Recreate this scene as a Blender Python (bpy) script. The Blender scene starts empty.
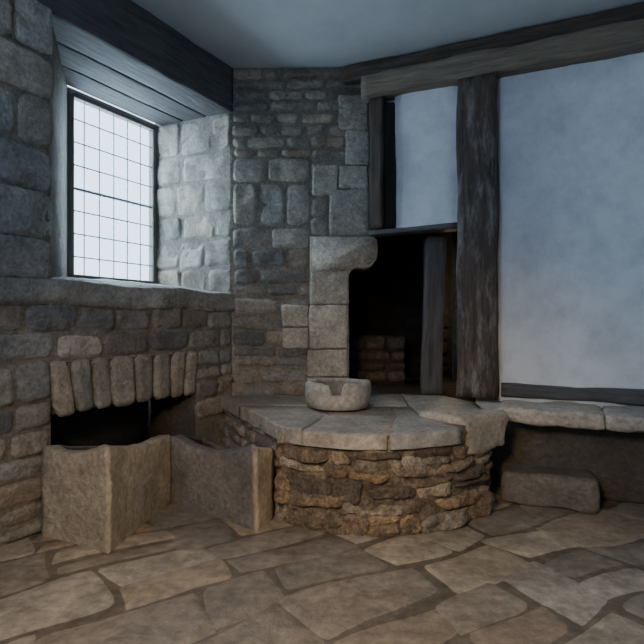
import bpy, bmesh, math, random
from mathutils import Vector, Matrix, noise
R = random.Random(11)
F = 520.0; EYE = 1.4

# ---------------------------------------------------------------- materials
def nt(name):
    m = bpy.data.materials.new(name); m.use_nodes = True
    t = m.node_tree; return m, t, t.nodes['Principled BSDF']

def stone_mat(name, bump=0.35, scale=9, lo=0.55, hi=1.25, rough=0.88, dist=0.03, fine=.5):
    m, t, b = nt(name)
    a = t.nodes.new('ShaderNodeAttribute'); a.attribute_name = 'Col'
    tc = t.nodes.new('ShaderNodeTexCoord')
    n1 = t.nodes.new('ShaderNodeTexNoise'); n1.inputs['Scale'].default_value = scale; n1.inputs['Detail'].default_value = 9; n1.inputs['Roughness'].default_value = 0.68
    n2 = t.nodes.new('ShaderNodeTexNoise'); n2.inputs['Scale'].default_value = scale*4; n2.inputs['Detail'].default_value = 6; n2.inputs['Roughness'].default_value = .7
    n3 = t.nodes.new('ShaderNodeTexNoise'); n3.inputs['Scale'].default_value = scale*.22; n3.inputs['Detail'].default_value = 4
    for n in (n1, n2, n3): t.links.new(tc.outputs['Object'], n.inputs['Vector'])
    def mrange(src, a0, a1, b0, b1):
        mr = t.nodes.new('ShaderNodeMapRange'); mr.inputs[1].default_value = a0; mr.inputs[2].default_value = a1
        mr.inputs[3].default_value = b0; mr.inputs[4].default_value = b1; t.links.new(src, mr.inputs[0]); return mr.outputs[0]
    def mul(x, y):
        mm = t.nodes.new('ShaderNodeMath'); mm.operation = 'MULTIPLY'; t.links.new(x, mm.inputs[0]); t.links.new(y, mm.inputs[1]); return mm.outputs[0]
    v = mul(mul(mrange(n1.outputs['Fac'], .3, .72, lo, hi), mrange(n3.outputs['Fac'], .3, .7, .72, 1.22)), mrange(n2.outputs['Fac'], .3, .7, 1-fine*.55, 1+fine*.5))
    mx = t.nodes.new('ShaderNodeVectorMath'); mx.operation = 'SCALE'
    t.links.new(a.outputs['Color'], mx.inputs[0]); t.links.new(v, mx.inputs['Scale'])
    t.links.new(mx.outputs[0], b.inputs['Base Color'])
    ad = t.nodes.new('ShaderNodeMath'); ad.operation = 'MULTIPLY_ADD'; ad.inputs[1].default_value = .5
    t.links.new(n2.outputs['Fac'], ad.inputs[0]); t.links.new(n1.outputs['Fac'], ad.inputs[2])
    bp = t.nodes.new('ShaderNodeBump'); bp.inputs['Strength'].default_value = min(1, bump*1.8); bp.inputs['Distance'].default_value = dist
    t.links.new(ad.outputs[0], bp.inputs['Height']); t.links.new(bp.outputs[0], b.inputs['Normal'])
    b.inputs['Roughness'].default_value = rough
    return m

def wood_mat(name, dark, light, pale=0.0):
    m, t, b = nt(name)
    tc = t.nodes.new('ShaderNodeTexCoord'); mp = t.nodes.new('ShaderNodeMapping')
    mp.inputs['Scale'].default_value = (0.9, 9, 9)
    mp2 = t.nodes.new('ShaderNodeMapping'); mp2.inputs['Scale'].default_value = (.8, 3.5, 3.5)
    n = t.nodes.new('ShaderNodeTexNoise'); n.inputs['Scale'].default_value = 3.2; n.inputs['Detail'].default_value = 10; n.inputs['Roughness'].default_value = .7
    n.inputs['Distortion'].default_value = .6
    n2 = t.nodes.new('ShaderNodeTexNoise'); n2.inputs['Scale'].default_value = 2.6; n2.inputs['Detail'].default_value = 9; n2.inputs['Roughness'].default_value = .75
    cr = t.nodes.new('ShaderNodeValToRGB'); cr.color_ramp.elements[0].position = .33; cr.color_ramp.elements[1].position = .72
    cr.color_ramp.elements[0].color = (*dark, 1); cr.color_ramp.elements[1].color = (*light, 1)
    t.links.new(tc.outputs['Object'], mp.inputs[0]); t.links.new(mp.outputs[0], n.inputs['Vector'])
    t.links.new(tc.outputs['Object'], mp2.inputs[0]); t.links.new(mp2.outputs[0], n2.inputs['Vector'])
    t.links.new(n.outputs['Fac'], cr.inputs[0])
    mr = t.nodes.new('ShaderNodeMapRange'); mr.inputs[1].default_value = .5; mr.inputs[2].default_value = .7; mr.inputs[4].default_value = pale
    t.links.new(n2.outputs['Fac'], mr.inputs[0])
    mx = t.nodes.new('ShaderNodeMix'); mx.data_type = 'RGBA'
    t.links.new(mr.outputs[0], mx.inputs[0]); t.links.new(cr.outputs[0], mx.inputs[6]); mx.inputs[7].default_value = (.30, .29, .27, 1)
    t.links.new(mx.outputs[2], b.inputs['Base Color'])
    bp = t.nodes.new('ShaderNodeBump'); bp.inputs['Strength'].default_value = .6; bp.inputs['Distance'].default_value = .02
    t.links.new(n.outputs['Fac'], bp.inputs['Height']); t.links.new(bp.outputs[0], b.inputs['Normal'])
    b.inputs['Roughness'].default_value = .75
    return m

def plaster_mat(name, c1, c2, scale=2.2, bump=.35):
    m, t, b = nt(name)
    tc = t.nodes.new('ShaderNodeTexCoord')
    n = t.nodes.new('ShaderNodeTexNoise'); n.inputs['Scale'].default_value = scale; n.inputs['Detail'].default_value = 12; n.inputs['Roughness'].default_value = .72
    cr = t.nodes.new('ShaderNodeValToRGB'); cr.color_ramp.elements[0].position = .33; cr.color_ramp.elements[1].position = .58
    cr.color_ramp.elements[0].color = (*c1, 1); cr.color_ramp.elements[1].color = (*c2, 1)
    t.links.new(tc.outputs['Object'], n.inputs['Vector']); t.links.new(n.outputs['Fac'], cr.inputs[0]); t.links.new(cr.outputs[0], b.inputs['Base Color'])
    bp = t.nodes.new('ShaderNodeBump'); bp.inputs['Strength'].default_value = bump; bp.inputs['Distance'].default_value = .02
    t.links.new(n.outputs['Fac'], bp.inputs['Height']); t.links.new(bp.outputs[0], b.inputs['Normal'])
    b.inputs['Roughness'].default_value = .9
    return m

M_STONE = stone_mat('wall_stone', bump=.45, lo=.62, hi=1.2)
M_REV = stone_mat('dressed_stone', bump=.3, lo=.65, hi=1.15, fine=.4)
M_RUB = stone_mat('rough_rubble', bump=.7, scale=11, lo=.35, hi=1.35, dist=.04, fine=.8)
M_FLOOR = stone_mat('flagstone', bump=.2, scale=4, lo=.55, hi=1.2, rough=.42, fine=.5)
M_SLAB = stone_mat('worn_slab', bump=.35, scale=7, lo=.65, hi=1.2, rough=.65)
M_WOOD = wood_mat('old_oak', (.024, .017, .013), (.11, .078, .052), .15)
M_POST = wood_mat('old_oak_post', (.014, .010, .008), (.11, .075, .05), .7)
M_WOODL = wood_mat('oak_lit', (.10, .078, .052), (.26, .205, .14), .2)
M_WOODB = wood_mat('oak_grey', (.045, .043, .043), (.12, .115, .115), .1)
M_FRAME = wood_mat('window_oak', (.10, .09, .08), (.2, .18, .16), .1)
M_PLAS = plaster_mat('limewash', (.53, .55, .565), (.70, .72, .725), 3, .35)
M_CEIL = plaster_mat('ceiling_plaster', (.44, .47, .48), (.53, .56, .57), 1.2)

# ---------------------------------------------------------------- builder
def fbm(p, s, o=3): return noise.fractal(Vector(p)*s, 1.0, 2.0, o)

class B:
    def __init__(s): s.v = []; s.f = []; s.c = []
    def grid(s, nu, nv, fn, cf):
        o = len(s.v)
        for j in range(nv+1):
            for i in range(nu+1):
                p = fn(i/nu, j/nv); s.v.append(tuple(p)); s.c.append(cf(p))
        for j in range(nv):
            for i in range(nu):
                a = o+j*(nu+1)+i; s.f.append((a, a+1, a+nu+2, a+nu+1))
    def stone(s, mapf, s0, s1, z0, z1, depth, col, tilt=0, jit=.012, nz=.012, res=.028, p=7, sk=None, low=-.012, corner=.15):
        w = s1-s0; h = z1-z0
        nu = max(4, min(18, int(w/res))); nv = max(4, min(14, int(h/res)))
        cj = [(R.uniform(-jit, jit), R.uniform(-jit, jit)) for _ in range(4)]
        off = R.uniform(0, 50); tn = R.uniform(-.01, .01); tm = R.uniform(-.012, .012)
        fr = R.uniform(.75, 1.2)*depth
        def fn(u, v):
            a = 2*u-1; b = 2*v-1
            a = math.copysign(abs(a)**.75, a); b = math.copysign(abs(b)**.75, b)
            u2 = (a+1)/2; v2 = (b+1)/2
            dx = sum(cj[k][0]*[(1-u2)*(1-v2), u2*(1-v2), (1-u2)*v2, u2*v2][k] for k in range(4))
            dz = sum(cj[k][1]*[(1-u2)*(1-v2), u2*(1-v2), (1-u2)*v2, u2*v2][k] for k in range(4))
            rr = min(.02, corner*min(w, h))
            x = s0+w*u2 + dx - a*rr*abs(b)**6 + (sk*(v2-.5) if sk else 0)
            z = z0+h*v2 + dz - b*rr*abs(a)**6
            e = (1-abs(a)**p)*(1-abs(b)**p)
            wob = nz*.8*fbm((x*1+off, z, off), 9, 2)
            x += wob*.6; z += nz*.5*fbm((z+off, x, off), 9, 2)
            hh = low+(fr-low)*e**.6 + (nz*2*fbm((x+off, z+off, 1), 5, 4) + tn*a + tm*b)*e
            return mapf(x, z, hh)
        s.grid(nu, nv, fn, lambda q: col)
    def block(s, c, size, rot, col, r=.03, nz=.012, n=8, shape=None, nsc=4, colf=None):
        t = cube_t(n); o = len(s.v)
        hx, hy, hz = size[0]/2, size[1]/2, size[2]/2
        Rm = rot if isinstance(rot, Matrix) else Matrix.Rotation(rot, 3, 'Z')
        off = R.uniform(0, 90); r = min(r, hx*.9, hy*.9, hz*.9)
        for q in t[0]:
            p = Vector((q[0]*hx, q[1]*hy, q[2]*hz))
            cl = Vector((max(-hx+r, min(hx-r, p.x)), max(-hy+r, min(hy-r, p.y)), max(-hz+r, min(hz-r, p.z))))
            d = p-cl
            if d.length > 1e-6: p = cl+d.normalized()*r; nn = d.normalized()
            else: nn = Vector(q).normalized()
            if shape: p = shape(p, hx, hy, hz)
            k = fbm((p.x+off, p.y, p.z), nsc, 4)
            p = p+nn*nz*k*1.6
            s.v.append(tuple(Vector(c)+Rm @ p)); s.c.append(colf(q) if colf else col)
        for f in t[1]: s.f.append(tuple(o+i for i in f))
    def prism(s, pts, z0, z1, col):
        o = len(s.v); n = len(pts)
        for z in (z0, z1):
            for p in pts: s.v.append((p[0], p[1], z)); s.c.append(col)
        s.f.append(tuple(o+i for i in reversed(range(n)))); s.f.append(tuple(o+n+i for i in range(n)))
        for i in range(n):
            j = (i+1) % n; s.f.append((o+i, o+j, o+n+j, o+n+i))
    def basin(s, Q, ths, hs, floorz, col, cols=None, dips=(0, 0, 0, 0), nz=.010):
        Q = [Vector(q) for q in Q]; inn = []
        L = []
        for i in range(4):
            a = Q[i]; d = (Q[(i+1) % 4]-a).normalized(); n = Vector((-d.y, d.x)); L.append((a+n*ths[i], d))
        for i in range(4):
            (a, d), (c, e) = L[i-1], L[i]
            den = d.x*e.y-d.y*e.x; k = ((c.x-a.x)*e.y-(c.y-a.y)*e.x)/den; inn.append(a+d*k)
        O = []; I = []; H = []; C = []
        for i in range(4):
            j = (i+1) % 4; m = max(4, int((Q[j]-Q[i]).length/.035))
            for k in range(m):
                q = k/m; O.append(Q[i].lerp(Q[j], q)); I.append(inn[i].lerp(inn[j], q))
                H.append(hs[i]*(1-q)+hs[j]*q-dips[i]*math.sin(q*math.pi)); C.append(cols[i] if cols else col)
        prof = [(0, 'b'), (0, .2), (0, .4), (0, .6), (0, .8), (0, -.015), (.06, -.005), (.14, 0), (.5, .0), (.86, 0), (.94, -.005), (1, -.015), (1, .8), (1, .6), (1, .4), (1, 'f')]
        o = len(s.v); n = len(O)
        for pi, (x, zz) in enumerate(prof):
            for i in range(n):
                p = O[i].lerp(I[i], x)
                if zz == 'f': z = floorz
                elif zz == 'b': z = 0
                elif zz > 0: z = H[i]*zz
                else: z = H[i]+zz
                k = fbm((p.x, p.y, z), 3.5, 4)*nz*1.5; k2 = fbm((p.x+9, p.y, z), 3.5, 4)*nz*1.5
                s.v.append((p.x+k, p.y+k2, max(0, z+(k if z > .05 else 0))))
                c = C[i]; s.c.append(c if pi < 11 else (c[0]*.35, c[1]*.35, c[2]*.35))  # shade of the hollow put into the inner wall colour
        cc = sum(I, Vector((0, 0)))/n
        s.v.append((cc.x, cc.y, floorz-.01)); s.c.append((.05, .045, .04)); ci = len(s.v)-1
        for k in range(len(prof)-1):
            for i in range(n):
                j = (i+1) % n; s.f.append((o+k*n+i, o+k*n+j, o+(k+1)*n+j, o+(k+1)*n+i))
        k = len(prof)-1
        for i in range(n): s.f.append((o+k*n+i, o+k*n+(i+1) % n, ci))
    def make(s, name, mat, parent=None, smooth=True):
        me = bpy.data.meshes.new(name); me.from_pydata(s.v, [], s.f); me.update()
        ca = me.color_attributes.new('Col', 'FLOAT_COLOR', 'POINT')
        fl = []
        for c in s.c: fl += [c[0], c[1], c[2], 1]
        ca.data.foreach_set('color', fl)
        me.materials.append(mat)
        if smooth: me.polygons.foreach_set('use_smooth', [True]*len(me.polygons))
        o = bpy.data.objects.new(name, me); bpy.context.collection.objects.link(o)
        if parent: o.parent = parent
        return o
_ct = {}
def cube_t(n):
    if n in _ct: return _ct[n]
    bm = bmesh.new(); bmesh.ops.create_cube(bm, size=2)
    bmesh.ops.subdivide_edges(bm, edges=bm.edges[:], cuts=n, use_grid_fill=True)
    bm.verts.ensure_lookup_table()
    vs = []
    for v in bm.verts:
        vs.append(tuple(math.copysign(abs(x)**.7, x) for x in v.co))
    fs = [tuple(v.index for v in f.verts) for f in bm.faces]
    bm.free(); _ct[n] = (vs, fs); return _ct[n]
def empty(name, loc=(0, 0, 0)):
    e = bpy.data.objects.new(name, None); e.empty_display_size = .1; bpy.context.collection.objects.link(e); return e
def vary(c, k=.18, hue=.06):
    m = 1+R.uniform(-k, k); h = R.uniform(-hue, hue)
    return (c[0]*m*(1+h), c[1]*m, c[2]*m*(1-h))
def pick(pal, k=.18): return vary(R.choice(pal), k)
def plane_map(o, d):
    o = Vector(o); d = Vector(d).normalized(); n = Vector((d.y, -d.x))
    def f(s, z, h): return (o.x+d.x*s+n.x*h, o.y+d.y*s+n.y*h, z)
    return f
def beam(name, p0, p1, w, h, mat, up=(0, 0, 1), nz=.012, r=.015, parent=None, bow=0):
    p0 = Vector(p0); p1 = Vector(p1); x = (p1-p0); L = x.length; x.normalize()
    y = Vector(up).cross(x).normalized(); z = x.cross(y)
    b = B()
    nl = max(8, int(L/.06)); prof = []
    hw, hh = w/2, h/2
    for sx, sz, a0 in ((1, 1, 0), (-1, 1, 90), (-1, -1, 180), (1, -1, 270)):
        for q in range(3):
            a = math.radians(a0+q*45); prof.append((sx*(hw-r)+r*math.cos(a), sz*(hh-r)+r*math.sin(a)))
    pr = []
    for i in range(len(prof)):
        a = prof[i]; c = prof[(i+1) % len(prof)]; pr.append(a)
        if math.dist(a, c) > .05:
            for q in (1, 2, 3): pr.append((a[0]+(c[0]-a[0])*q/4, a[1]+(c[1]-a[1])*q/4))
    off = R.uniform(0, 80); m = len(pr)
    for i in range(nl+1):
        t = i/nl
        for (a, c) in pr:
            q = 1+nz/max(w, h)*2.2*fbm((t*L*1.3+off, a*6, c*6), 1.6, 3)
            b.v.append((t*L-L/2, a*q+bow*math.sin(t*math.pi), c*q)); b.c.append((1, 1, 1))
    for i in range(nl):
        for j in range(m):
            a = i*m+j; d = i*m+(j+1) % m; b.f.append((a, a+m, d+m, d))
    b.f.append(tuple(range(m))); b.f.append(tuple(nl*m+i for i in reversed(range(m))))
    o = b.make(name, mat)
    o.matrix_world = Matrix.Translation((p0+p1)/2) @ Matrix((x, y, z)).transposed().to_4x4()
    if parent: o.parent = parent
    return o

# ---------------------------------------------------------------- palettes (linear)
P_UP = [(.27, .235, .18), (.31, .265, .20), (.225, .195, .155), (.29, .25, .19), (.37, .31, .22)]
P_ASH = [(.39, .345, .28), (.34, .305, .25), (.42, .37, .295), (.31, .275, .23)]
P_LOW = [(.25, .225, .19), (.215, .20, .175), (.31, .27, .215), (.19, .175, .16), (.28, .23, .175)]
P_REV = [(.35, .315, .26), (.31, .28, .235), (.38, .34, .275), (.28, .25, .21)]
P_RUB = [(.36, .255, .155), (.29, .20, .125), (.45, .345, .225), (.19, .14, .095), (.35, .285, .205), (.40, .265, .14)]
P_FLR = [(.31, .25, .18), (.25, .205, .155), (.37, .305, .22), (.22, .18, .145), (.29, .22, .155), (.33, .28, .215)]
MORT = (.23, .20, .155)

def courses(b, mapf, s0, s1, z0, rows, pal, depth=.03, gap=.006, p=13, **kw):
    z = z0
    for (h, w0, w1) in rows:
        s = s0 - R.uniform(0, w0*.4)
        while s < s1-.02:
            w = R.uniform(w0, w1)
            a = max(s, s0); e = min(s+w, s1)
            if s1-e < w0*.45: e = s1
            if e-a > .03:
                if h > .2 and R.random() < .22 and kw.get('split', True):
                    zz = z+h*R.uniform(.4, .6)
                    b.stone(mapf, a+gap/2, e-gap/2, z+gap/2, zz-gap/2, depth, pick(pal), p=p)
                    b.stone(mapf, a+gap/2, e-gap/2, zz+gap/2, z+h-gap/2, depth, pick(pal), p=p)
                else:
                    b.stone(mapf, a+gap/2, e-gap/2, z+gap/2, z+h-gap/2, depth, pick(pal), p=p)
            s = e if e == s1 else s+w
        z += h
    return z

def backing(b, mapf, s0, s1, z0, z1, col=MORT):
    nu = max(2, int((s1-s0)/.06)); nv = max(2, int((z1-z0)/.06))
    b.grid(nu, nv, lambda u, v: mapf(s0+(s1-s0)*u, z0+(z1-z0)*v, .006*fbm((u*9, v*9, s0), 1, 2)), lambda q: col)

def rows_to(total, lo, hi, w0, w1):
    out = []; a = 0
    while a < total-1e-4:
        h = R.uniform(lo, hi)
        if total-a-h < lo*.8: h = total-a
        out.append((h, w0, w1)); a += h
    return out

# ---------------------------------------------------------------- back wall (stone stack)
YB = 5.2; CEIL = 3.94; HT = .673
bw = B()
mp = plane_map((0, YB), (1, 0))
backing(bw, mp, -.92, .48, 2.2, CEIL); backing(bw, mp, -.92, .27, 0, 2.25)
z = courses(bw, mp, -.9, -.12, HT-.05, rows_to(1.93-(HT-.05), .10, .22, .26, .55), P_LOW, .016)
z = courses(bw, mp, -.9, -.12, z, [(.20, .22, .42)], P_LOW, .016, split=False)
z = courses(bw, mp, -.9, -.12, z, [(.22, .28, .45), (.44, .26, .36), (.25, .26, .4)], P_ASH, .016, split=False)
courses(bw, mp, -.9, .47, z, rows_to(CEIL-z, .07, .13, .16, .46), P_UP, .024)
courses(bw, mp, -.12, .06, 1.88, rows_to(3.0-1.88, .14, .24, .14, .2), P_ASH, .018)
for (x0, x1, y0, y1) in [(338, 368, 96, 131), (345, 369, 131, 166), (312, 338, 166, 196), (338, 368, 166, 190), (329, 369, 190, 237),
                         (310, 349, 270, 305), (309, 348, 305, 349), (282, 309, 305, 327), (282, 309, 327, 349), (307, 348, 349, 377), (307, 348, 377, 396)]:
    X0 = (x0-322)/100; X1 = (x1-322)/100; Z0 = 4.62-y1/100; Z1 = 4.62-y0/100
    bw.block(((X0+X1)/2, YB+.21, (Z0+Z1)/2), (X1-X0-.004, .5, Z1-Z0-.004), 0, pick([(.48, .43, .345), (.44, .39, .315)], .12), r=.016, nz=.008, n=9)
wb = bw.make('wall_back', M_STONE)
prof = [(-.12, 2.25), (.50, 2.25), (.545, 2.22), (.555, 2.12), (.545, 2.03), (.50, 1.965), (.43, 1.94), (.36, 1.955), (.31, 1.94), (.275, 1.88), (-.12, 1.88)]
bm = bmesh.new()
vs = [bm.verts.new((x, YB-.055, z)) for x, z in prof]
f = bm.faces.new(vs); ex = bmesh.ops.extrude_face_region(bm, geom=[f])
bmesh.ops.translate(bm, verts=[g for g in ex['geom'] if isinstance(g, bmesh.types.BMVert)], vec=(0, .5, 0))
bmesh.ops.recalc_face_normals(bm, faces=bm.faces[:])
bmesh.ops.bevel(bm, geom=[e for e in bm.edges if abs(e.verts[0].co.y-e.verts[1].co.y) < .01], offset=.025, segments=3, affect='EDGES')
me = bpy.data.meshes.new('corbel'); bm.to_mesh(me); bm.free()
ca = me.color_attributes.new('Col', 'FLOAT_COLOR', 'POINT')
for d in ca.data: d.color = (.50, .44, .35, 1)
me.materials.append(M_STONE)
o = bpy.data.objects.new('corbel', me); bpy.context.collection.objects.link(o); o.parent = wb
for p in me.polygons: p.use_smooth = True

# ---------------------------------------------------------------- left wall
D = Vector((.4876, .8733)); W0 = Vector((-2.374, 2.56)); LL = 3.02
ml = plane_map(W0, D)
def LP(s, h): p = ml(s, 0, h); return (p[0], p[1])
WD = Vector((-1.8, 5.6))
def WP(k, h=0): p = WD-D*k; n = Vector((D.y, -D.x)); return (p.x+n.x*h, p.y+n.y*h)
KE = 1.05
lw = B()
backing(lw, ml, -2.5, LL, 1.12, 1.55); backing(lw, ml, 2.5, LL, .0, 1.2); backing(lw, ml, -2.5, 1.1, 0, 1.2)
courses(lw, ml, -.6, LL, 1.14, [(.19, .3, .6), (.2, .28, .55)], P_LOW+P_ASH[1:2], .022, split=False)
courses(lw, ml, 2.5, LL, .5, rows_to(.64, .12, .2, .25, .5), P_LOW, .022)
courses(lw, ml, -.6, 1.1, 0, rows_to(1.14, .14, .24, .3, .55), P_LOW, .022)
s = 1.1
while s < 2.48:
    w = min(R.uniform(.16, .22), 2.52-s)
    lw.stone(ml, s+.002, s+w-.002, .745+R.uniform(-.01, .01), 1.14, .025, pick([(.35, .305, .24), (.31, .275, .22), (.28, .25, .205)], .10), sk=(s-1.9)*.08, jit=.004, p=18, nz=.006, low=-.01)
    s += w
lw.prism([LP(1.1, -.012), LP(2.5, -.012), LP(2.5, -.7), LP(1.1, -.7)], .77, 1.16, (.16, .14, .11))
lw.prism([LP(.9, -.6), LP(2.7, -.6), LP(2.7, -.7), LP(.9, -.7)], 0, 1.1, (.05, .05, .05))  # recess darkness painted into its back and end walls
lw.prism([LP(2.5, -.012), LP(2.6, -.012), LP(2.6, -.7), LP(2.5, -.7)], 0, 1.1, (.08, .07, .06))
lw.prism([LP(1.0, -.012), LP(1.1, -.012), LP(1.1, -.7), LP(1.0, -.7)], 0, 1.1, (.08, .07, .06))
lw.prism([WP(KE, -.1), WP(KE, .03), LP(1.10, -.01), LP(-2.5, -.01), LP(-2.5, -.5)], 1.60, 3.55, (.32, .285, .235))
courses(lw, ml, -.9, 1.13, 1.68, [(.27, .3, .55), (.33, .3, .55), (.28, .3, .6), (.33, .3, .55), (.30, .3, .55), (.35, .3, .5)], P_ASH, .012, split=False, gap=.005, p=18)
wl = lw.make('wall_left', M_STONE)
sl = B()
def sfn(u, v):
    s_ = -1.0+(LL+1.0)*u
    seq = [(.0, 1.5), (.03, 1.515), (.045, 1.54), (.045, 1.62), (.03, 1.68), (-.05, 1.70), (-.35, 1.74), (-.85, 1.80)]
    k = v*(len(seq)-1); i = min(int(k), len(seq)-2); q = k-i
    h = seq[i][0]*(1-q)+seq[i+1][0]*q; z_ = seq[i][1]*(1-q)+seq[i+1][1]*q
    z_ += .018*fbm((s_, h, 3), 2, 3); h += .035*fbm((s_, z_*2, 8), 2.5, 4)
    return ml(s_, z_, h)
sl.grid(80, 21, sfn, lambda q: (.32, .295, .25))
sl.make('window_sill', M_STONE)
rv = B(); mr_ = plane_map((-1.8, 5.6), (.9, -.4)); LR = math.hypot(.9, .4)
backing(rv, mr_, 0, LR, 1.6, 3.65, (.24, .215, .18))
courses(rv, mr_, .0, LR, 1.68, [(.27, .3, .5), (.3, .28, .5), (.26, .3, .55), (.33, .3, .5), (.3, .3, .5), (.36, .3, .5)], P_REV, .008, split=False, gap=.004, p=22)
rv.make('wall_window_reveal', M_REV)
sof = empty('window_lintel')
for i in range(3):
    h0 = -.06-.30*i
    a = ml(-1.5, 3.58, h0-.1); c = ml(3.06+i*.2, 3.58, h0-.1)
    o = beam('lintel_beam_%d' % (i+1), a, c, .295, .16, M_WOODB, nz=.008); o.parent = sof
a = ml(-1.5, 3.72, -.09); c = ml(3.05, 3.72, -.09)
o = beam('lintel_face', a, c, .2, .44, M_WOODB, nz=.012); o.parent = sof

# ---------------------------------------------------------------- window
win = empty('window_1')
def wbar(name, k0, z0, k1, z1, w, dp, mat, h=0):
    p0 = WP(k0, h); p1 = WP(k1, h)
    o = beam(name, (*p0, z0), (*p1, z1), w, dp, mat, up=(D.y, -D.x, 0), nz=.001, r=w*.2); o.parent = win
M_LEAD, t_, b_ = nt('lead'); b_.inputs['Base Color'].default_value = (.38, .42, .48, 1); b_.inputs['Roughness'].default_value = .6
wbar('jamb_far', .025, 1.7, .025, 3.5, .06, .08, M_FRAME)
wbar('jamb_near', KE-.03, 1.7, KE-.03, 3.5, .07, .09, M_FRAME)
wbar('head', 0, 3.48, KE, 3.48, .07, .09, M_FRAME)
wbar('foot', 0, 1.80, KE, 1.80, .07, .09, M_FRAME)
k = .20; i = 0
while k < KE-.1: wbar('lead_v_%d' % i, k, 1.8, k, 3.5, .010, .010, M_LEAD); k += .165; i += 1
z = 2.0; i = 0
while z < 3.45: wbar('lead_h_%d' % i, 0, z, KE, z, .011, .011, M_LEAD); z += .21; i += 1
wbar('saddle_bar', 0, 2.62, KE, 2.62, .018, .018, M_LEAD)

# ---------------------------------------------------------------- timber partition (right)
PO = Vector((.52, 5.1)); PD = Vector((1.24, -.55)); PU = PD.normalized(); PN = Vector((PU.y, -PU.x))
if PN.y > 0: PN = -PN
def PP(t, h=0): p = PO+PD*t+PN*h; return (p.x, p.y)
pl = B()
def panel(t0, t1, z0, z1):
    nu = max(4, int((t1-t0)*22)); nv = int((z1-z0)*16)+2
    def fn(u, v):
        t = t0+(t1-t0)*u; z_ = z0+(z1-z0)*v
        e = min(1, min(u, 1-u)*(t1-t0)*22)
        return (*PP(t, .01+.02*e+.03*fbm((t*1.3, z_, 2), 1.2, 3)), z_)
    pl.grid(nu, nv, fn, lambda q: (1, 1, 1))
panel(.15, .60, 2.27, 3.6)
panel(.84, 2.6, .7, 3.6)
pl.prism([PP(-.02, -.12), PP(-.02, -.05), PP(2.6, -.05), PP(2.6, -.12)], 2.27, CEIL, (1, 1, 1))
pl.prism([PP(.7, -.12), PP(.7, -.05), PP(2.6, -.05), PP(2.6, -.12)], .0, 2.3, (1, 1, 1))
pr_ = pl.make('wall_right', M_PLAS)
def pbeam(name, t0, z0, t1, z1, w, dp, mat, h=.03, nz=.012, bow=0):
    return beam(name, (*PP(t0, h), z0), (*PP(t1, h), z1), w, dp, mat, up=(PN.x, PN.y, 0), nz=nz, bow=bow)
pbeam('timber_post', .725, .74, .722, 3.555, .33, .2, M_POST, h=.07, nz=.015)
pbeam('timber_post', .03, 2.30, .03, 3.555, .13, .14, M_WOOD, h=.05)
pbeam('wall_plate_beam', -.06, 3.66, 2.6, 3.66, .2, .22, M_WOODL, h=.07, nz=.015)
pbeam('ceiling_edge_beam', -.22, 3.84, 2.6, 3.84, .15, .2, M_WOOD, h=.0, nz=.015)
pbeam('door_lintel', -.02, 2.26, .60, 2.27, .05, .2, M_WOODB, h=.02)
pbeam('timber_rail', .87, .80, 2.6, .80, .12, .12, M_WOODB, h=.03)
M_DARK, t_, b_ = nt('gap_black'); b_.inputs['Base Color'].default_value = (.012, .011, .010, 1); b_.inputs['Roughness'].default_value = .95  # near-black colour for the shade in the gap
pbeam('dark_gap_strip', .122, 2.30, .116, 3.5, .10, .07, M_DARK, h=.03)  # black strip put where the gap beside the post lies in shade
beam('door_post', (1.08, 5.18, HT+.02), (1.13, 5.18, 2.24), .20, .14, M_WOODB, up=(0, 1, 0), nz=.012)

# ---------------------------------------------------------------- chamber behind opening
ch = B()
mc = plane_map((-.2, 7.0), (1, 0))
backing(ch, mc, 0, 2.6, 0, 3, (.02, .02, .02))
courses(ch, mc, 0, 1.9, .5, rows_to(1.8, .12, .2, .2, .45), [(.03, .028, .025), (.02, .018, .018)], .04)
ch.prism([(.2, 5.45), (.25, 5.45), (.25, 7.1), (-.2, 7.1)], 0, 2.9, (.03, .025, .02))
ch.prism([(1.75, 4.9), (1.85, 4.9), (1.85, 7.1), (1.75, 7.1)], 0, 2.9, (.45, .34, .21))  # pale warm wall colour helps paint the lit strip beside the door post
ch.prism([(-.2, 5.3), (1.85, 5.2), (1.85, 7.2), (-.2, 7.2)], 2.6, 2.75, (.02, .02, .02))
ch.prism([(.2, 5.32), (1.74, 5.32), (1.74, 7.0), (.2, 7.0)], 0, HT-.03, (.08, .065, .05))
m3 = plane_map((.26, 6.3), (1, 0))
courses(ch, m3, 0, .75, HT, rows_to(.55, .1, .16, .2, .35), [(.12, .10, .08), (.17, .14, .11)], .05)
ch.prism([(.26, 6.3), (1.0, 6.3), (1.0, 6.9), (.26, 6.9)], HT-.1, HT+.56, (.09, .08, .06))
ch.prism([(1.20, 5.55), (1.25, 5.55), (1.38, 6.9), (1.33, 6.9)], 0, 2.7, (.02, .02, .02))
ch.make('wall_fireplace_chamber', M_RUB)

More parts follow.
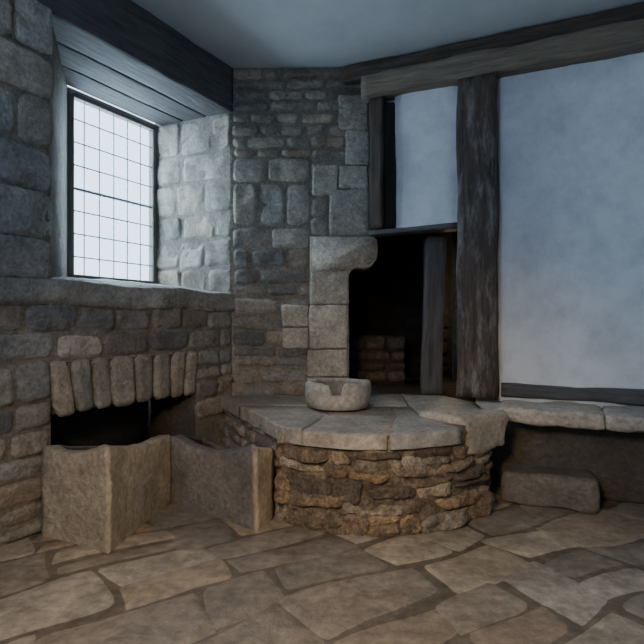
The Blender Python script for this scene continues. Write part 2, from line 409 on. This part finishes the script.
# ---------------------------------------------------------------- hearth
fc = [(-.33, 3.86), (-.25, 3.68), (-.1, 3.54), (.12, 3.45), (.38, 3.42), (.62, 3.46), (.85, 3.56), (1.04, 3.70), (1.18, 3.86), (1.26, 4.05)]
def catmull(P, n=10):
    P = [Vector(p) for p in P]; P = [2*P[0]-P[1]]+P+[2*P[-1]-P[-2]]; out = []
    for i in range(1, len(P)-2):
        for k in range(n):
            t = k/n; a, b_, c, d = P[i-1:i+3]
            out.append(.5*((2*b_)+(c-a)*t+(2*a-5*b_+4*c-d)*t*t+(3*b_-a-3*c+d)*t**3))
    out.append(P[-2]); return out
CV = catmull(fc); cl = [0]
for i in range(1, len(CV)): cl.append(cl[-1]+(CV[i]-CV[i-1]).length)
CL = cl[-1]
def mh(s, z, h):
    s_ = max(0, min(CL-1e-4, s)); i = 0
    while cl[i+1] < s_: i += 1
    d = CV[i+1]-CV[i]; q = (s_-cl[i])/d.length; p = CV[i]+d*q; d.normalize()
    i2 = min(i+2, len(CV)-1); d2 = (CV[i2]-CV[max(0, i-1)]).normalized()
    n = Vector((d2.y, -d2.x)); p = p+n*(h+.03*(1-z/HT)) + d*(s-s_)
    return (p.x, p.y, z)
hearth = empty('stone_hearth')
hb = B()
hb.grid(80, 24, lambda u, v: mh(CL*u, (HT-.03)*v, .012*fbm((u*9, v*3, 4), 2, 3)), lambda q: (.24, .18, .12))
z = 0
for h in (.145, .085, .13, .075, .115, .09):
    s = -R.uniform(0, .2)
    while s < CL-.02:
        w = R.uniform(.14, .44); a = max(0, s); e = min(CL, s+w)
        if CL-e < .1: e = CL
        if e-a > .05:
            dz = R.uniform(-.016, .016)
            if h > .11 and R.random() < .3:
                hm = h*R.uniform(.4, .6)
                hb.stone(mh, a+.002, e-.002, z+.001+max(dz, -z), z+hm, .028, pick(P_RUB, .3), jit=.02, nz=.026, res=.015, p=9, low=.002)
                hb.stone(mh, a+.002, e-.002, z+hm+.002, z+h+dz, .028, pick(P_RUB, .3), jit=.02, nz=.026, res=.015, p=9, low=.002)
            else:
                hb.stone(mh, a+.002, e-.002, z+.001+max(dz, -z), z+h+dz, .030, pick(P_RUB, .3), jit=.028, nz=.030, res=.015, p=9, low=.002)
        s = e if e == CL else s+w
    z += h
hb.make('hearth_front', M_RUB, hearth)
hs = B()
A = Vector((-.96, 5.13)); Bq = Vector(fc[0])
ms = plane_map(A, Bq-A)
backing(hs, ms, 0, (Bq-A).length, 0, HT-.04)
courses(hs, ms, 0, (Bq-A).length, 0, rows_to(HT-.06, .1, .16, .2, .4), P_LOW, .03)
hs.make('hearth_side', M_STONE, hearth)
ht = B()
outline = [(-.95, 5.17), (-.95, 5.12)] + [tuple(p) for p in CV] + [(1.30, 4.1), (1.40, 4.75), (1.1, 5.3), (.3, 5.3)]
ht.prism(outline, HT-.08, HT-.006, (.24, .21, .18))
def slab(pts, z0, z1, col, b=ht, r=.012, nz=.006):
    c = Vector((sum(p[0] for p in pts)/len(pts), sum(p[1] for p in pts)/len(pts)))
    P = []
    for i in range(len(pts)):
        a = Vector(pts[i]); d = Vector(pts[(i+1) % len(pts)])
        n = max(2, int((d-a).length/.05))
        for k in range(n): P.append(a+(d-a)*k/n)
    P = [p+Vector((fbm((p.x, p.y, 1), 4, 3), fbm((p.x, p.y, 5), 4, 3)))*.02 for p in P]
    off = R.uniform(0, 50); zt = R.uniform(-.004, .006)
    rings = [(1, z0, 0), (1, z1-r, 0), (1, z1-r*.4, r*.3), (1, z1, r), (.75, z1+.003, r), (.5, z1+.004, r), (.25, z1+.004, r)]
    o = len(b.v); n = len(P)
    for sc, z_, ins in rings:
        for p in P:
            q = c+(p-c)*sc; dd = (p-c).normalized(); q = q-dd*ins*sc
            zz = z_+((nz*2*fbm((q.x+off, q.y, 2), 3, 3)+zt) if z_ > z0 else 0)
            b.v.append((q.x, q.y, zz)); b.c.append(col)
    b.v.append((c.x, c.y, z1+.004)); b.c.append(col); ci = len(b.v)-1
    for k in range(len(rings)-1):
        for i in range(n):
            j = (i+1) % n; b.f.append((o+k*n+i, o+k*n+j, o+(k+1)*n+j, o+(k+1)*n+i))
    k = len(rings)-1
    for i in range(n): b.f.append((o+k*n+i, o+k*n+(i+1) % n, ci))
G = (.34, .305, .255)
def fr(i, h=.06):
    q = mh(cl[min(i, len(cl)-1)], HT, h); return (q[0], q[1])
slab([(-.97, 5.17), (-1.0, 5.08), (-.72, 4.5), (-.1, 4.5), (-.1, 5.17)], HT-.10, HT, vary(G, .1))
slab([(-.095, 5.17), (-.095, 4.5), (.75, 4.5), (.8, 5.27)], HT-.10, HT, vary(G, .1))
slab([(.805, 5.27), (.755, 4.5), (.78, 4.1), (1.33, 4.2), (1.36, 4.7), (1.15, 5.2)], HT-.10, HT, vary(G, .1))
slab([(-.72, 4.49), (-.42, 3.9)]+[fr(i) for i in range(2, 22, 3)]+[(.03, 4.1), (-.1, 4.49)], HT-.10, HT, vary(G, .1))
slab([(-.095, 4.49), (.035, 4.1)]+[fr(i) for i in range(20, 44, 3)]+[(.56, 4.0), (.6, 4.49)], HT-.10, HT, vary(G, .1))
slab([(.605, 4.49), (.565, 4.0)]+[fr(i) for i in range(42, 64, 3)]+[(.90, 3.95), (.78, 4.1), (.75, 4.49)], HT-.10, HT, vary(G, .1))
ht.make('hearth_top', M_SLAB, hearth)
hk = B()
hk.block((1.06, 3.96, HT-.08), (.44, .50, .26), math.radians(36), (.44, .37, .275), r=.035, nz=.018, n=12)
hk.make('hearth_corner_block', M_SLAB, hearth)

# ---------------------------------------------------------------- mortar
mo = B(); cx, cy = .137, 4.38
NS = 96
prof = [(.0, 0), (.22, 0), (.258, .012), (.272, .05), (.277, .09), (.279, .15), (.274, .198), (.264, .212), (.235, .216), (.215, .21), (.205, .19), (.2, .14), (.19, .085), (.15, .065), (.07, .06), (0, .06)]
for k, (r, z_) in enumerate(prof):
    for i in range(NS):
        a = 2*math.pi*i/NS; a0 = math.radians(-94)
        da = abs((a-a0+math.pi) % (2*math.pi)-math.pi)
        zz = z_
        cut = 1/(1+math.exp((da-.19)*90))
        if z_ > .12: zz = z_*(1-cut)+.12*cut
        rr = r*(1+.045*fbm((math.cos(a), math.sin(a), z_*4), 1.6, 4))
        mo.v.append((cx+rr*math.cos(a), cy+rr*math.sin(a), HT+.014+zz+(.012*fbm((math.cos(a)*2, math.sin(a)*2, 3), 1.5, 3) if z_ > .1 else 0)))
        mo.c.append((.35, .315, .27) if k < 10 else (.2, .18, .155))
for k in range(len(prof)-1):
    for i in range(NS):
        j = (i+1) % NS; mo.f.append((k*NS+i, k*NS+j, (k+1)*NS+j, (k+1)*NS+i))
mo.make('stone_mortar', M_SLAB)

# ---------------------------------------------------------------- stone trough, two joined basins
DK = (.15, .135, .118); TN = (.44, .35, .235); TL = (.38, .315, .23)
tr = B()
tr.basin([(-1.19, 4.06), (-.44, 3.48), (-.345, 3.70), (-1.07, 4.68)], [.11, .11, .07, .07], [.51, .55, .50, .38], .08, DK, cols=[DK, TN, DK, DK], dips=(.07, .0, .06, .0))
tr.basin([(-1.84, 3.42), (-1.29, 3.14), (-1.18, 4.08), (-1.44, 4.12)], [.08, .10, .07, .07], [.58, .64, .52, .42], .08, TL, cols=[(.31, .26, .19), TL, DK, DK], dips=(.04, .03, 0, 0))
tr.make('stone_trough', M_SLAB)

# ---------------------------------------------------------------- bench right
be = B()
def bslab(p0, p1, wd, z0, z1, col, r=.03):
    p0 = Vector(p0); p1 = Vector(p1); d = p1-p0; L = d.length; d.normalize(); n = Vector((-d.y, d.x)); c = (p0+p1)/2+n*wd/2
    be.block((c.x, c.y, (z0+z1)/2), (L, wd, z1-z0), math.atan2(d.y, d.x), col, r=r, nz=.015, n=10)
bslab((1.36, 4.08), (2.05, 3.76), .50, .61, .73, (.40, .35, .28))
bslab((2.06, 3.76), (3.0, 3.32), .50, .61, .73, (.36, .315, .26))
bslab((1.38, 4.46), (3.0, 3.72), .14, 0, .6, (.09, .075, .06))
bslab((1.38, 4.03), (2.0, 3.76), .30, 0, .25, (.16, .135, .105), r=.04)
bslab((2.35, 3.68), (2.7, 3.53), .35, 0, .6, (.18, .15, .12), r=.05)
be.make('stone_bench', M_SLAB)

# ---------------------------------------------------------------- floor
fl = B()
th = math.radians(31)
def mf(s, z, h):
    x = s*math.cos(th)-z*math.sin(th); y = s*math.sin(th)+z*math.cos(th)
    return (x+.16*fbm((x, y, 0), .9, 2), y+.16*fbm((x, y, 7), .9, 2), h*.16-.004)
z = -3
while z < 8:
    h = R.uniform(.34, .56); s = -6+R.uniform(0, .5)
    while s < 6:
        w = R.uniform(.34, .78)
        q = mf(s+w/2, z+h/2, 0)
        if -3.2 < q[0] < 3.8 and .6 < q[1] < 5.3:
            parts = [(z, z+h)] if not (h > .42 and R.random() < .35) else [(z, z+h*.45), (z+h*.45, z+h)]
            for (za, zb) in parts:
                fl.stone(mf, s+.001, s+w-.001, za+.001, zb-.001, .03, vary(R.choice(P_FLR), .12, .03), jit=.045, nz=.01, res=.04, p=40, corner=.03)
        s += w
    z += h
fl.grid(4, 4, lambda u, v: (-3.6+7.6*u, -1.0+8.4*v, -.004), lambda q: (.15, .12, .085))
fl.make('floor', M_FLOOR)
# ---------------------------------------------------------------- ceiling, remaining walls
cb_ = B(); cb_.prism([(-3.2, -1), (4.1, -1), (4.1, 7.3), (-.5, 7.3), (-1.75, 5.7)], CEIL, CEIL+.1, (1, 1, 1)); cb_.make('ceiling', M_CEIL, smooth=False)
e = PP(2.6)
b = B(); b.prism([e, (e[0]+.1, e[1]), (e[0]+.1, -1), (e[0], -1)], 0, CEIL, (1, 1, 1)); b.make('wall_right_return', M_PLAS, smooth=False)

# ---------------------------------------------------------------- lights
def area(name, loc, target, sx, sy, power, col):
    l = bpy.data.lights.new(name, 'AREA'); l.shape = 'RECTANGLE'; l.size = sx; l.size_y = sy; l.energy = power; l.color = col
    o = bpy.data.objects.new(name, l); bpy.context.collection.objects.link(o); o.location = loc
    o.rotation_euler = (Vector(target)-Vector(loc)).to_track_quat('-Z', 'Y').to_euler(); return o
p = WP(.7, -.8)
n = Vector((D.y, -D.x))
area('window_daylight', (p[0], p[1], 3.1), (p[0]+n.x, p[1]+n.y, 2.85), 3.6, 3.2, 540, (.58, .79, 1.0))
area('rear_blue_fill', (-2.2, -.6, 2.9), (1.8, 4.4, 2.4), 1.2, 1.2, 68, (.45, .64, 1.0))  # added blue fill from behind; no rear window is built
l = bpy.data.lights.new('warm_lamp', 'SPOT'); l.energy = 440; l.color = (1, .74, .45); l.spot_size = math.radians(82); l.spot_blend = 1; l.shadow_soft_size = .25
o = bpy.data.objects.new('warm_lamp', l); bpy.context.collection.objects.link(o); o.location = (-.7, -.1, 2.3)
o.rotation_euler = (Vector((-.1, 3.2, -.2))-Vector(o.location)).to_track_quat('-Z', 'Y').to_euler()
l = bpy.data.lights.new('warm_opening_fill', 'POINT'); l.energy = 14; l.color = (1, .72, .42); l.shadow_soft_size = .1  # added point light, stands in for warm light from an outside opening
o = bpy.data.objects.new('warm_opening_fill', l); bpy.context.collection.objects.link(o); o.location = (1.58, 6.3, 1.7)
w = bpy.data.worlds.new('world'); bpy.context.scene.world = w; w.use_nodes = True
t = w.node_tree; bg = t.nodes['Background']; bg.inputs[0].default_value = (.60, .79, 1.0, 1)
tc = t.nodes.new('ShaderNodeTexCoord'); dt = t.nodes.new('ShaderNodeVectorMath'); dt.operation = 'DOT_PRODUCT'; dt.inputs[1].default_value = (-.8, .6, .0)
mr = t.nodes.new('ShaderNodeMapRange'); mr.inputs[1].default_value = .1; mr.inputs[2].default_value = .6; mr.inputs[3].default_value = .06; mr.inputs[4].default_value = 3.6
t.links.new(tc.outputs['Generated'], dt.inputs[0]); t.links.new(dt.outputs['Value'], mr.inputs[0]); t.links.new(mr.outputs[0], bg.inputs[1])

cam = bpy.data.cameras.new('camera'); cam.sensor_width = 36; cam.lens = 36*F/644
co = bpy.data.objects.new('camera', cam); bpy.context.collection.objects.link(co)
co.location = (0, 0, EYE); co.rotation_euler = (math.radians(90), 0, 0); bpy.context.scene.camera = co
